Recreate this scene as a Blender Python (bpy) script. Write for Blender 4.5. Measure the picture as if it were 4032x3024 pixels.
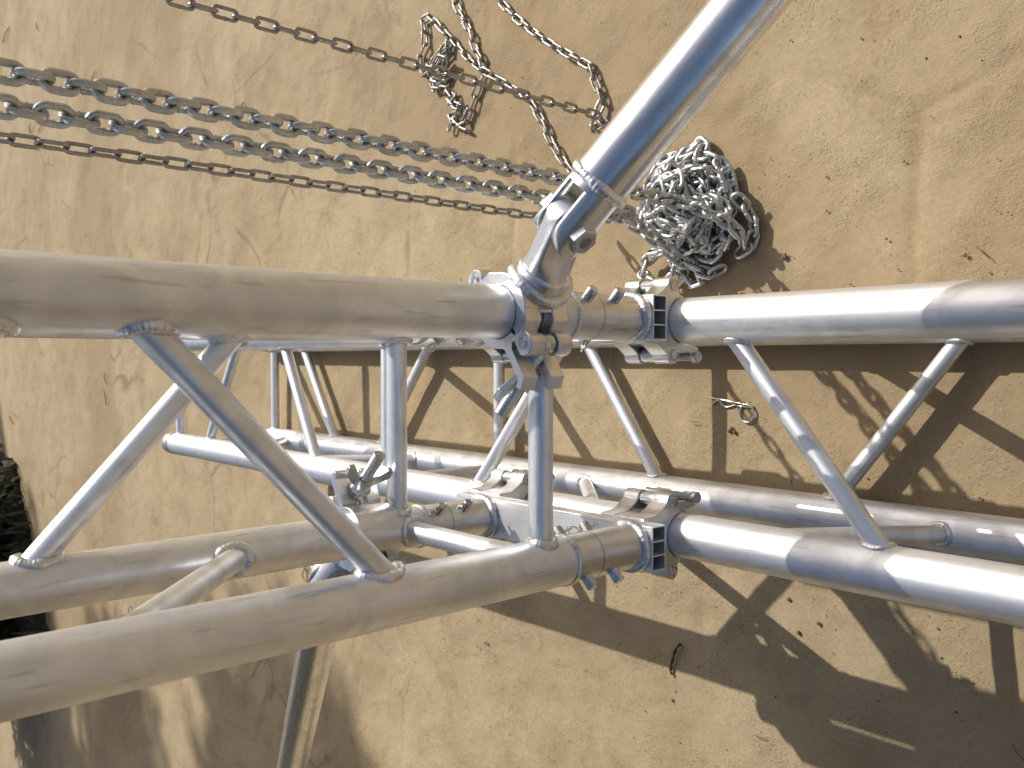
import bpy, math, random
import numpy as np
from mathutils import Vector, Matrix

for o in list(bpy.data.objects):
    bpy.data.objects.remove(o)
SC = bpy.context.scene
COL = SC.collection
random.seed(7)
rng = np.random.default_rng(11)

# ------------------------------------------------------------------ camera
# world: X = away from the photographer along the base truss, Z = up, origin on the ground below the camera
CAMH = 1.07
cam_d = bpy.data.cameras.new('camera')
cam = bpy.data.objects.new('camera', cam_d)
COL.objects.link(cam)
cam_d.sensor_fit = 'HORIZONTAL'
cam_d.sensor_width = 36.0
cam_d.lens = 31.2
cam_d.clip_start = 0.02
cam_d.clip_end = 500
_right = Vector((-0.669087, 0.000711, -0.743184))
_down = Vector((-0.020617, 0.999597, 0.019517))
_fwd = Vector((0.742898, 0.028381, -0.668803))
_m = Matrix((_right, -_down, -_fwd)).transposed().to_4x4()
_m.translation = Vector((0, 0, CAMH))
cam.matrix_world = _m
cam_d.dof.use_dof = True
cam_d.dof.focus_distance = 0.98
cam_d.dof.aperture_fstop = 12.0
SC.camera = cam

# ------------------------------------------------------------------ sky and sun
SUN_TRAVEL = Vector((-0.83, 0.90, -1.0)).normalized()
sun_el = math.asin(-SUN_TRAVEL.z)
sun_az = math.atan2(-SUN_TRAVEL.x, -SUN_TRAVEL.y)          # clockwise from +Y
world = bpy.data.worlds.new('World')
SC.world = world
world.use_nodes = True
wn = world.node_tree.nodes
wl = world.node_tree.links
wn.clear()
sky = wn.new('ShaderNodeTexSky')
sky.sky_type = 'NISHITA'
sky.sun_disc = False
sky.sun_elevation = sun_el
sky.sun_rotation = sun_az
sky.air_density = 1.0
sky.dust_density = 3.6
sky.ozone_density = 0.7
bg = wn.new('ShaderNodeBackground')
bg.inputs['Strength'].default_value = 0.10
wo = wn.new('ShaderNodeOutputWorld')
wl.new(sky.outputs[0], bg.inputs['Color'])
wl.new(bg.outputs[0], wo.inputs['Surface'])

sun_d = bpy.data.lights.new('sun', 'SUN')
sun_d.energy = 4.2
sun_d.angle = math.radians(0.53)
sun_d.color = (1.0, 0.955, 0.885)
sun = bpy.data.objects.new('sun', sun_d)
COL.objects.link(sun)
sun.rotation_euler = SUN_TRAVEL.to_track_quat('-Z', 'Y').to_euler()
sun.location = (6, -6, 8)

SC.render.engine = 'CYCLES'
SC.view_settings.view_transform = 'Standard'
SC.view_settings.look = 'None'
SC.view_settings.gamma = 1.0
SC.view_settings.use_curve_mapping = False
SC.view_settings.exposure = 0.15
SC.render.resolution_x = 1024
SC.render.resolution_y = 768


# ------------------------------------------------------------------ materials
def new_mat(name):
    m = bpy.data.materials.new(name)
    m.use_nodes = True
    nt = m.node_tree
    b = nt.nodes['Principled BSDF']
    return m, nt, b


def N(nt, kind, **kw):
    n = nt.nodes.new(kind)
    for k, v in kw.items():
        if k.startswith('i_'):
            n.inputs[k[2:].replace('_', ' ')].default_value = v
        else:
            setattr(n, k, v)
    return n


def ramp(nt, fac, stops):
    r = nt.nodes.new('ShaderNodeValToRGB')
    el = r.color_ramp.elements
    el[0].position, el[0].color = stops[0][0], (*stops[0][1], 1)
    el[1].position, el[1].color = stops[1][0], (*stops[1][1], 1)
    for p, c in stops[2:]:
        e = el.new(p)
        e.color = (*c, 1)
    nt.links.new(fac, r.inputs[0])
    return r.outputs[0]


def g3(v):
    return (v, v, v)


def metal(name, col, rough, streak=0.5, smudge=0.35, bump=0.15, grain=900.0, dirt=(0.30, 0.24, 0.17), dirt_amt=0.0, aniso_scale=(60, 60, 2.0), met=1.0):
    """bare metal; streaks run along local Z of each piece, smudges and dull patches on top"""
    m, nt, b = new_mat(name)
    L = nt.links
    tc = N(nt, 'ShaderNodeTexCoord')
    oi = N(nt, 'ShaderNodeObjectInfo')
    off = N(nt, 'ShaderNodeVectorMath', operation='SCALE')
    off.inputs[0].default_value = (31.0, 17.0, 23.0)
    L.new(oi.outputs['Random'], off.inputs['Scale'])
    add = N(nt, 'ShaderNodeVectorMath', operation='ADD')
    L.new(tc.outputs['Object'], add.inputs[0])
    L.new(off.outputs[0], add.inputs[1])
    mp = N(nt, 'ShaderNodeMapping')
    mp.inputs['Scale'].default_value = aniso_scale
    L.new(add.outputs[0], mp.inputs[0])
    st = N(nt, 'ShaderNodeTexNoise', i_Scale=8.0, i_Detail=4.0, i_Roughness=0.65)
    L.new(mp.outputs[0], st.inputs['Vector'])
    sm = N(nt, 'ShaderNodeTexNoise', i_Scale=18.0, i_Detail=4.0, i_Roughness=0.62, i_Distortion=1.2)
    L.new(add.outputs[0], sm.inputs['Vector'])
    fine = N(nt, 'ShaderNodeTexNoise', i_Scale=grain, i_Detail=2.0, i_Roughness=0.7)
    L.new(add.outputs[0], fine.inputs['Vector'])
    # scuff marks : sparse long dark scratches
    mp2 = N(nt, 'ShaderNodeMapping')
    mp2.inputs['Scale'].default_value = (230, 230, 18)
    mp2.inputs['Rotation'].default_value = (0.25, 0.18, 0)
    L.new(add.outputs[0], mp2.inputs[0])
    sc = N(nt, 'ShaderNodeTexNoise', i_Scale=1.0, i_Detail=3.0, i_Roughness=0.55)
    L.new(mp2.outputs[0], sc.inputs['Vector'])
    scr = ramp(nt, sc.outputs[0], [(0.60, g3(0)), (0.69, g3(1))])
    smr = ramp(nt, sm.outputs[0], [(0.36, g3(1)), (0.62, g3(0))])
    # base colour
    mixc = N(nt, 'ShaderNodeMix', data_type='RGBA')
    mixc.inputs[6].default_value = (*col, 1)
    mixc.inputs[7].default_value = (*[c * 0.62 for c in col], 1)
    mul = N(nt, 'ShaderNodeMath', operation='MULTIPLY')
    mul.inputs[1].default_value = smudge
    L.new(smr, mul.inputs[0])
    L.new(mul.outputs[0], mixc.inputs[0])
    mixs = N(nt, 'ShaderNodeMix', data_type='RGBA')
    mixs.inputs[7].default_value = (*[c * 0.35 for c in col], 1)
    L.new(mixc.outputs[2], mixs.inputs[6])
    mul2 = N(nt, 'ShaderNodeMath', operation='MULTIPLY')
    mul2.inputs[1].default_value = 0.85 * smudge
    L.new(scr, mul2.inputs[0])
    L.new(mul2.outputs[0], mixs.inputs[0])
    last = mixs.outputs[2]
    b.inputs['Metallic'].default_value = met
    if dirt_amt > 0:
        dn = N(nt, 'ShaderNodeTexNoise', i_Scale=55.0, i_Detail=5.0, i_Roughness=0.7)
        L.new(add.outputs[0], dn.inputs['Vector'])
        geo = N(nt, 'ShaderNodeNewGeometry')
        dr = ramp(nt, dn.outputs[0], [(0.40, g3(0)), (0.66, g3(1))])
        md = N(nt, 'ShaderNodeMath', operation='MULTIPLY')
        md.inputs[1].default_value = dirt_amt
        L.new(dr, md.inputs[0])
        mx = N(nt, 'ShaderNodeMix', data_type='RGBA')
        mx.inputs[7].default_value = (*dirt, 1)
        L.new(last, mx.inputs[6])
        L.new(md.outputs[0], mx.inputs[0])
        last = mx.outputs[2]
        inv = N(nt, 'ShaderNodeMath', operation='SUBTRACT')
        inv.inputs[0].default_value = 1.0
        L.new(md.outputs[0], inv.inputs[1])
        L.new(inv.outputs[0], b.inputs['Metallic'])
    L.new(last, b.inputs['Base Color'])
    # roughness
    ma = N(nt, 'ShaderNodeMath', operation='MULTIPLY_ADD')
    ma.inputs[1].default_value = 0.16 * streak * 2
    ma.inputs[2].default_value = rough - 0.08 * streak * 2
    L.new(st.outputs[0], ma.inputs[0])
    mb_ = N(nt, 'ShaderNodeMath', operation='MULTIPLY_ADD')
    mb_.inputs[1].default_value = 0.16 * smudge
    L.new(smr, mb_.inputs[0])
    L.new(ma.outputs[0], mb_.inputs[2])
    L.new(mb_.outputs[0], b.inputs['Roughness'])
    # bump
    sumb = N(nt, 'ShaderNodeMath', operation='MULTIPLY_ADD')
    sumb.inputs[1].default_value = 0.6
    L.new(st.outputs[0], sumb.inputs[0])
    if bump > 0.25:
        L.new(fine.outputs[0], sumb.inputs[2])
    bp = N(nt, 'ShaderNodeBump')
    bp.inputs['Strength'].default_value = bump
    bp.inputs['Distance'].default_value = 0.0006
    L.new(sumb.outputs[0], bp.inputs['Height'])
    L.new(bp.outputs[0], b.inputs['Normal'])
    return m


M = {}
M['alu'] = metal('mill_aluminium', (0.84, 0.855, 0.88), 0.42, streak=0.6, smudge=0.42, bump=0.16, met=0.95)
M['alu_base'] = metal('base_truss_aluminium', (0.86, 0.865, 0.875), 0.45, streak=0.5, smudge=0.45, bump=0.14, met=0.94)
M['alu_shiny'] = metal('drawn_aluminium', (0.86, 0.86, 0.87), 0.24, streak=0.8, smudge=0.45, bump=0.10)
M['alu_cast'] = metal('machined_aluminium', (0.80, 0.79, 0.78), 0.30, streak=0.4, smudge=0.45, bump=0.35, grain=500, aniso_scale=(20, 20, 6))
M['weld'] = metal('weld_metal', (0.80, 0.80, 0.80), 0.36, streak=0.2, smudge=0.5, bump=0.4, grain=420, aniso_scale=(30, 30, 30))
M['zinc'] = metal('zinc_steel', (0.62, 0.64, 0.64), 0.25, streak=0.3, smudge=0.4, bump=0.15, aniso_scale=(40, 40, 40))
M['steel'] = metal('wire_steel', (0.66, 0.64, 0.60), 0.25, streak=0.2, smudge=0.2, bump=0.1, aniso_scale=(40, 40, 40))
M['chain'] = metal('galvanised_chain', (0.60, 0.61, 0.60), 0.30, streak=0.3, smudge=0.6, bump=0.35, grain=700, dirt=(0.32, 0.28, 0.21), dirt_amt=0.22, aniso_scale=(30, 30, 30))
M['hand'] = metal('hand_chain_steel', (0.42, 0.40, 0.37), 0.34, streak=0.3, smudge=0.5, bump=0.3, grain=700, dirt=(0.22, 0.18, 0.13), dirt_amt=0.40, aniso_scale=(30, 30, 30))


def plain(name, col, rough=0.8, spec=0.3, var=0.25, scale=30.0):
    m, nt, b = new_mat(name)
    L = nt.links
    tc = N(nt, 'ShaderNodeTexCoord')
    no = N(nt, 'ShaderNodeTexNoise', i_Scale=scale, i_Detail=5.0)
    L.new(tc.outputs['Object'], no.inputs['Vector'])
    c = ramp(nt, no.outputs[0], [(0.3, tuple(x * (1 - var) for x in col)), (0.7, tuple(min(1, x * (1 + var)) for x in col))])
    L.new(c, b.inputs['Base Color'])
    b.inputs['Roughness'].default_value = rough
    b.inputs['Specular IOR Level'].default_value = spec
    return m


M['twig'] = plain('dry_twig', (0.07, 0.045, 0.025), 0.85)
M['straw'] = plain('dry_straw', (0.16, 0.11, 0.05), 0.8)
M['stone'] = plain('small_stones', (0.16, 0.12, 0.08), 0.9)
M['bark'] = plain('bark', (0.12, 0.085, 0.055), 0.9, scale=14)
M['soil'] = plain('dark_soil', (0.045, 0.034, 0.023), 0.95, scale=25)
M['rubber'] = plain('rubber_pad', (0.03, 0.03, 0.03), 0.7)


def leafmat(name, col):
    m, nt, b = new_mat(name)
    L = nt.links
    geo = N(nt, 'ShaderNodeNewGeometry')
    c = ramp(nt, geo.outputs['Random Per Island'], [(0.0, tuple(x * 0.6 for x in col)), (1.0, tuple(x * 1.5 for x in col))])
    L.new(c, b.inputs['Base Color'])
    b.inputs['Roughness'].default_value = 0.55
    return m


M['leaf'] = leafmat('leaf_green', (0.045, 0.075, 0.022))
M['hedge'] = leafmat('hedge_dark_green', (0.012, 0.015, 0.010))
M['leaf_dark'] = leafmat('leaf_dark_green', (0.030, 0.055, 0.022))


def ground_mat():
    m, nt, b = new_mat('dusty_concrete')
    L = nt.links
    geo = N(nt, 'ShaderNodeNewGeometry')
    pos = geo.outputs['Position']
    big = N(nt, 'ShaderNodeTexNoise', i_Scale=1.7, i_Detail=4.0, i_Roughness=0.6, i_Distortion=0.5)
    L.new(pos, big.inputs['Vector'])
    mid = N(nt, 'ShaderNodeTexNoise', i_Scale=9.0, i_Detail=5.0, i_Roughness=0.66, i_Distortion=0.3)
    L.new(pos, mid.inputs['Vector'])
    fine = N(nt, 'ShaderNodeTexNoise', i_Scale=190.0, i_Detail=3.0, i_Roughness=0.7)
    L.new(pos, fine.inputs['Vector'])
    grit = N(nt, 'ShaderNodeTexNoise', i_Scale=600.0, i_Detail=2.0, i_Roughness=0.7)
    L.new(pos, grit.inputs['Vector'])
    vor = N(nt, 'ShaderNodeTexVoronoi', i_Scale=130.0)
    L.new(pos, vor.inputs['Vector'])
    c1 = ramp(nt, big.outputs[0], [(0.30, (0.270, 0.196, 0.110)), (0.50, (0.368, 0.283, 0.169)), (0.72, (0.430, 0.345, 0.218))])
    c2 = ramp(nt, mid.outputs[0], [(0.28, (0.215, 0.152, 0.083)), (0.45, (0.364, 0.282, 0.169)), (0.70, (0.440, 0.352, 0.222))])
    mx = N(nt, 'ShaderNodeMix', data_type='RGBA')
    mx.inputs[0].default_value = 0.5
    L.new(c1, mx.inputs[6])
    L.new(c2, mx.inputs[7])
    # fine speckle
    fr = ramp(nt, fine.outputs[0], [(0.28, g3(0.78)), (0.60, g3(1.05))])
    m2 = N(nt, 'ShaderNodeMix', data_type='RGBA', blend_type='MULTIPLY')
    m2.inputs[0].default_value = 0.75
    L.new(mx.outputs[2], m2.inputs[6])
    L.new(fr, m2.inputs[7])
    # pits and tiny grains : dark flecks
    pr = ramp(nt, vor.outputs['Distance'], [(0.10, g3(0.35)), (0.20, g3(1.0))])
    pitmask = N(nt, 'ShaderNodeTexNoise', i_Scale=14.0, i_Detail=4.0)
    L.new(pos, pitmask.inputs['Vector'])
    pm = ramp(nt, pitmask.outputs[0], [(0.42, g3(0)), (0.60, g3(1))])
    m3 = N(nt, 'ShaderNodeMix', data_type='RGBA', blend_type='MULTIPLY')
    L.new(pm, m3.inputs[0])
    L.new(m2.outputs[2], m3.inputs[6])
    L.new(pr, m3.inputs[7])
    # joint dirt from the mesh's own joint depth
    at_ = N(nt, 'ShaderNodeAttribute', attribute_name='joint')
    m4 = N(nt, 'ShaderNodeMix', data_type='RGBA')
    m4.inputs[7].default_value = (0.20, 0.145, 0.085, 1)
    jm = N(nt, 'ShaderNodeMath', operation='MULTIPLY')
    jm.inputs[1].default_value = 0.50
    jn = N(nt, 'ShaderNodeTexNoise', i_Scale=150.0, i_Detail=5.0, i_Roughness=0.7)
    L.new(pos, jn.inputs['Vector'])
    ja = N(nt, 'ShaderNodeMath', operation='MULTIPLY_ADD')
    ja.inputs[1].default_value = 1.5
    L.new(jn.outputs[0], ja.inputs[0])
    L.new(at_.outputs['Fac'], ja.inputs[2])
    js = N(nt, 'ShaderNodeMapRange', interpolation_type='SMOOTHSTEP')
    js.inputs['From Min'].default_value = 0.95
    js.inputs['From Max'].default_value = 1.65
    L.new(ja.outputs[0], js.inputs['Value'])
    L.new(js.outputs[0], jm.inputs[0])
    L.new(jm.outputs[0], m4.inputs[0])
    L.new(m3.outputs[2], m4.inputs[6])
    # thin cracks in the cement skin
    cw = N(nt, 'ShaderNodeTexNoise', i_Scale=4.0, i_Detail=4.0)
    L.new(pos, cw.inputs['Vector'])
    cm = N(nt, 'ShaderNodeMix', data_type='VECTOR')
    cm.inputs[0].default_value = 0.10
    L.new(pos, cm.inputs[4])
    L.new(cw.outputs['Color'], cm.inputs[5])
    cv = N(nt, 'ShaderNodeTexVoronoi', feature='DISTANCE_TO_EDGE', i_Scale=3.3)
    cv.inputs['Randomness'].default_value = 0.85
    L.new(cm.outputs[1], cv.inputs['Vector'])
    cr = ramp(nt, cv.outputs['Distance'], [(0.004, g3(1)), (0.017, g3(0))])
    cg = N(nt, 'ShaderNodeTexNoise', i_Scale=2.6, i_Detail=4.0, i_Roughness=0.7)
    L.new(pos, cg.inputs['Vector'])
    cgr = ramp(nt, cg.outputs[0], [(0.47, g3(0)), (0.60, g3(1))])
    sx_ = N(nt, 'ShaderNodeSeparateXYZ')
    L.new(pos, sx_.inputs[0])
    fx_ = N(nt, 'ShaderNodeMapRange', interpolation_type='SMOOTHSTEP')
    fx_.inputs['From Min'].default_value = 0.8
    fx_.inputs['From Max'].default_value = 2.2
    L.new(sx_.outputs[0], fx_.inputs['Value'])
    cx0 = N(nt, 'ShaderNodeMath', operation='MULTIPLY')
    L.new(cr, cx0.inputs[0])
    L.new(cgr, cx0.inputs[1])
    cx = N(nt, 'ShaderNodeMath', operation='MULTIPLY')
    L.new(cx0.outputs[0], cx.inputs[0])
    L.new(fx_.outputs[0], cx.inputs[1])
    cx2 = N(nt, 'ShaderNodeMath', operation='MULTIPLY')
    cx2.inputs[1].default_value = 0.58
    L.new(cx.outputs[0], cx2.inputs[0])
    m4b = N(nt, 'ShaderNodeMix', data_type='RGBA')
    m4b.inputs[7].default_value = (0.15, 0.105, 0.06, 1)
    L.new(cx2.outputs[0], m4b.inputs[0])
    L.new(m4.outputs[2], m4b.inputs[6])
    # browner tone towards the camera's side, plus brown stains in patches
    at2 = N(nt, 'ShaderNodeAttribute', attribute_name='brown_tone')
    m5 = N(nt, 'ShaderNodeMix', data_type='RGBA')
    m5.inputs[7].default_value = (0.285, 0.205, 0.118, 1)
    em = N(nt, 'ShaderNodeMath', operation='MULTIPLY')
    em.inputs[1].default_value = 0.80
    L.new(at2.outputs['Fac'], em.inputs[0])
    L.new(em.outputs[0], m5.inputs[0])
    L.new(m4b.outputs[2], m5.inputs[6])
    L.new(m5.outputs[2], b.inputs['Base Color'])
    b.inputs['Roughness'].default_value = 0.9
    b.inputs['Specular IOR Level'].default_value = 0.25
    # relief : gritty only in patches, smooth skin elsewhere, small pits, cracks sunk in
    gm = N(nt, 'ShaderNodeTexNoise', i_Scale=7.0, i_Detail=3.0, i_Roughness=0.7)
    L.new(pos, gm.inputs['Vector'])
    gmr = ramp(nt, gm.outputs[0], [(0.44, g3(0.22)), (0.64, g3(1.0))])
    a1 = N(nt, 'ShaderNodeMath', operation='MULTIPLY_ADD')
    a1.inputs[1].default_value = 0.7
    L.new(grit.outputs[0], a1.inputs[0])
    L.new(fine.outputs[0], a1.inputs[2])
    a1m = N(nt, 'ShaderNodeMath', operation='MULTIPLY')
    L.new(a1.outputs[0], a1m.inputs[0])
    L.new(gmr, a1m.inputs[1])
    a2 = N(nt, 'ShaderNodeMath', operation='MULTIPLY_ADD')
    a2.inputs[1].default_value = 0.30
    L.new(mid.outputs[0], a2.inputs[0])
    L.new(a1m.outputs[0], a2.inputs[2])
    bp = N(nt, 'ShaderNodeBump')
    bp.inputs['Strength'].default_value = 0.70
    bp.inputs['Distance'].default_value = 0.0032
    L.new(a2.outputs[0], bp.inputs['Height'])
    L.new(bp.outputs[0], b.inputs['Normal'])
    return m


M['ground'] = ground_mat()


# ------------------------------------------------------------------ mesh helpers
def V(*a):
    return Vector(a)


def frame(p, z, xhint=None):
    """matrix with origin p, local Z along z, local X as near xhint as possible"""
    z = Vector(z).normalized()
    h = Vector(xhint) if xhint is not None else (V(0, 0, 1) if abs(z.z) < 0.9 else V(1, 0, 0))
    x = (h - z * h.dot(z)).normalized()
    y = z.cross(x)
    m = Matrix((x, y, z)).transposed().to_4x4()
    m.translation = Vector(p)
    return m


SOFT = {'box_tube': 0.0005, 'half_coupler': 0.0010, 'clamp_jaw': 0.0009, 'coupler_saddle': 0.0012, 'coupler_jaw': 0.0010, 'wing_nut': 0.0007}


class MB:
    def __init__(self):
        self.v, self.f, self.s = [], [], []

    def add(self, verts, faces, smooth=True, mat=None):
        b = len(self.v)
        for p in verts:
            p = Vector(p)
            self.v.append(mat @ p if mat is not None else p)
        for fc in faces:
            self.f.append([b + i for i in fc])
            self.s.append(smooth)
        return self

    def lathe(self, prof, seg=32, mat=None, cap=True, smooth=True):
        """prof: list of (r, z); sharp where consecutive points repeat"""
        vs, fs = [], []
        for r, z in prof:
            for i in range(seg):
                a = 2 * math.pi * i / seg
                vs.append((r * math.cos(a), r * math.sin(a), z))
        for j in range(len(prof) - 1):
            for i in range(seg):
                k = (i + 1) % seg
                fs.append([j * seg + i, j * seg + k, (j + 1) * seg + k, (j + 1) * seg + i])
        self.add(vs, fs, smooth, mat)
        if cap:
            n = len(prof)
            if prof[0][0] > 1e-6:
                self.add([vs[i] for i in range(seg)], [list(range(seg - 1, -1, -1))], False, mat)
            if prof[-1][0] > 1e-6:
                self.add([vs[(n - 1) * seg + i] for i in range(seg)], [list(range(seg))], False, mat)
        return self

    def prism(self, outline, z0, z1, mat=None, smooth=False):
        n = len(outline)
        vs = [(x, y, z0) for x, y in outline] + [(x, y, z1) for x, y in outline]
        fs = [[i, (i + 1) % n, n + (i + 1) % n, n + i] for i in range(n)]
        fs += [list(range(n - 1, -1, -1)), list(range(n, 2 * n))]
        self.add(vs, fs, smooth, mat)
        return self

    def box(self, a, b_, mat=None):
        (x0, y0, z0), (x1, y1, z1) = a, b_
        return self.prism([(x0, y0), (x1, y0), (x1, y1), (x0, y1)], z0, z1, mat)

    def sweep(self, pts, rad, seg=8, closed=False, caps=True, smooth=True):
        pts = [Vector(p) for p in pts]
        n = len(pts)
        vs, fs = [], []
        prev = None
        for i, p in enumerate(pts):
            if closed:
                t = (pts[(i + 1) % n] - pts[i - 1]).normalized()
            else:
                t = (pts[min(i + 1, n - 1)] - pts[max(i - 1, 0)]).normalized()
            if prev is None:
                h = V(0, 0, 1) if abs(t.z) < 0.9 else V(1, 0, 0)
                x = (h - t * h.dot(t)).normalized()
            else:
                x = (prev - t * prev.dot(t)).normalized()
            prev = x
            y = t.cross(x)
            r = rad(i) if callable(rad) else rad
            for k in range(seg):
                a = 2 * math.pi * k / seg
                vs.append(p + (x * math.cos(a) + y * math.sin(a)) * r)
        m = n if closed else n - 1
        shift = 0
        if closed:   # align the seam
            best = None
            for s in range(seg):
                d = (vs[s] - vs[(n - 1) * seg]).length
                if best is None or d < best:
                    best, shift = d, s
        for i in range(m):
            for k in range(seg):
                k2 = (k + 1) % seg
                a, b_ = i * seg + k, i * seg + k2
                if i == n - 1:
                    c, d = (k2 + shift) % seg, (k + shift) % seg
                else:
                    c, d = (i + 1) * seg + k2, (i + 1) * seg + k
                fs.append([a, b_, c, d])
        self.add(vs, fs, smooth)
        if caps and not closed:
            self.add(vs[:seg], [list(range(seg - 1, -1, -1))], False)
            self.add(vs[-seg:], [list(range(seg))], False)
        return self

    def mesh(self, name, mat, inv=None):
        me = bpy.data.meshes.new(name)
        vs = [tuple(inv @ p) for p in self.v] if inv is not None else [tuple(p) for p in self.v]
        me.from_pydata(vs, [], self.f)
        me.polygons.foreach_set('use_smooth', self.s)
        me.materials.append(M[mat])
        me.validate()
        me.update()
        if name in SOFT:
            me.polygons.foreach_set('use_smooth', [True] * len(me.polygons))
            me.set_sharp_from_angle(angle=math.radians(38))
        return me

    def build(self, name, mat, parent=None, m=None, label=None):
        """verts are in world space; m = wanted world matrix of the new object"""
        m = m if m is not None else (parent['_w'] if False else None)
        W = m if m is not None else (WORLD[parent.name] if parent else Matrix.Identity(4))
        me = self.mesh(name, mat, W.inverted())
        return link(name, me, parent, W, label)


WORLD = {}


def link(name, data, parent, W, label=None):
    o = bpy.data.objects.new(name, data)
    COL.objects.link(o)
    if parent is not None:
        o.parent = parent
        o.matrix_basis = WORLD[parent.name].inverted() @ W
    else:
        o.matrix_basis = W
    WORLD[o.name] = W.copy()
    if label:
        o['label'] = label
    if name in SOFT:
        bv = o.modifiers.new('bevel', 'BEVEL')
        bv.width = SOFT[name]
        bv.segments = 2
        bv.limit_method = 'ANGLE'
        bv.angle_limit = math.radians(38)
        bv.harden_normals = False
    return o


def tag(o, label, cat, group=None):
    o['label'] = label
    o['category'] = cat
    if group:
        o['group'] = group
    return o


def thing(name, loc, label, cat, group=None):
    return tag(link(name, None, None, Matrix.Translation(Vector(loc))), label, cat, group)


def tube(name, p0, p1, r, mat, parent, seg=40, wall=None, n=2):
    """a round tube as one object whose local Z runs along it; open ends show the wall"""
    p0, p1 = Vector(p0), Vector(p1)
    W = frame(p0, p1 - p0)
    L = (p1 - p0).length
    mb = MB()
    w = wall or 0.003
    prof = [(r, 0.0), (r, L), (r, L), (r - w, L), (r - w, L), (r - w, L - 0.05), (0.0001, L - 0.05)]
    mb.lathe([(r, 0), (r, L)], seg, W, cap=False)
    mb.lathe([(r, L), (r - w, L)], seg, W, cap=False, smooth=False)
    mb.lathe([(r - w, L), (r - w, 0)], seg, W, cap=False)
    mb.lathe([(r - w, 0), (r, 0)], seg, W, cap=False, smooth=False)
    return mb.build(name, mat, parent, W)


def weld_on_chord(chord_p, chord_d, rc, strut_dir, rs, bead=0.0042, n=84, phase=0.0):
    """bead along the line where a strut leaves a chord; returns closed point list"""
    a = Vector(chord_d).normalized()
    t = Vector(strut_dir).normalized()
    W = frame(chord_p, t)
    e1, e2 = W.col[0].to_3d(), W.col[1].to_3d()
    o = Vector(chord_p)
    pts = []
    tp = t - a * t.dot(a)
    for i in range(n):
        ph = 2 * math.pi * i / n
        q = (e1 * math.cos(ph) + e2 * math.sin(ph)) * rs
        qp = q - a * q.dot(a)
        A, B, C = tp.dot(tp), 2 * qp.dot(tp), qp.dot(qp) - rc * rc
        D = max(B * B - 4 * A * C, 0)
        s = (-B + math.sqrt(D)) / (2 * A)
        pts.append(o + q * 1.07 + t * (s - 0.0012))
    return pts


def add_weld(parent, pts, bead, ripples=22, seg=7, seed=0):
    rr = random.Random(seed)
    ph = rr.random() * 6
    n = len(pts)

    def rad(i):
        x = (i / n * ripples + ph) % 1.0
        return bead * (0.93 + 0.09 * (1 - x) + 0.10 * math.sin(i / n * 12.566 + ph) + 0.08 * math.sin(i / n * 31.416 + 2 * ph) + 0.04 * rr.uniform(-1, 1))
    mb = MB().sweep(pts, rad, seg, closed=True)
    return mb.build('weld_bead', 'weld', parent)


def ring_pts(W, r, z, n=96):
    return [W @ V(r * math.cos(2 * math.pi * i / n), r * math.sin(2 * math.pi * i / n), z) for i in range(n)]


_wseed = [0]


def strut(name, pa, pb, rc, rs, mat, parent, ca, cb, bead=0.0045, welds=(True, True), n=84):
    """lattice member between two chord axes (points pa, pb; chord directions ca, cb), welded both ends"""
    pa, pb = Vector(pa), Vector(pb)
    d = (pb - pa).normalized()
    o = tube(name, pa + d * (rc * 0.80), pb - d * (rc * 0.80), rs, mat, parent, seg=28)
    for on, p, c, dd in ((welds[0], pa, ca, d), (welds[1], pb, cb, -d)):
        if on:
            _wseed[0] += 1
            add_weld(o, weld_on_chord(p, c, rc, dd, rs, n=n), bead, ripples=random.randint(26, 34), seed=_wseed[0])
    return o


def hexpts(r, n=6, rot=0):
    return [(r * math.cos(rot + 2 * math.pi * i / n), r * math.sin(rot + 2 * math.pi * i / n)) for i in range(n)]


def thread_prof(r, z0, z1, pitch=0.0019, depth=0.0009):
    pr = [(r - depth, z0)]
    z = z0
    while z < z1 - pitch:
        pr += [(r - depth, z + 0.05 * pitch), (r, z + 0.4 * pitch), (r, z + 0.6 * pitch), (r - depth, z + 0.95 * pitch)]
        z += pitch
    pr += [(r - depth, z1 - 0.0006), (r - depth - 0.0012, z1)]
    return pr


# ------------------------------------------------------------------ ground : one sheet, finer near the truss
def vnoise(x, y, scale, seed):
    r = np.random.default_rng(seed)
    tab = r.random((256, 256))
    xs, ys = x * scale, y * scale
    xi, yi = np.floor(xs).astype(int), np.floor(ys).astype(int)
    fx, fy = xs - xi, ys - yi
    fx, fy = fx * fx * (3 - 2 * fx), fy * fy * (3 - 2 * fy)
    a, b_ = tab[xi % 256, yi % 256], tab[(xi + 1) % 256, yi % 256]
    c, d = tab[xi % 256, (yi + 1) % 256], tab[(xi + 1) % 256, (yi + 1) % 256]
    return (a * (1 - fx) + b_ * fx) * (1 - fy) + (c * (1 - fx) + d * fx) * fy


def fbm(x, y, scale, seed, oct_=4):
    s, amp, tot = 0, 1.0, 0
    for k in range(oct_):
        s = s + amp * vnoise(x, y, scale * 2 ** k, seed + k)
        tot += amp
        amp *= 0.5
    return s / tot


def axis_lines(lo, hi, fine, far_lo, far_hi, g=1.055, cap=1e9):
    c = list(np.arange(lo, hi, fine))
    st, x = fine, c[-1]
    while x < far_hi:
        st = min(st * g, cap if x < 5.2 else 1e9)
        x += st
        c.append(x)
    st, x, l = fine, c[0], []
    while x > far_lo:
        st *= g
        x -= st
        l.append(x)
    return np.array(l[::-1] + c)


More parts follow.
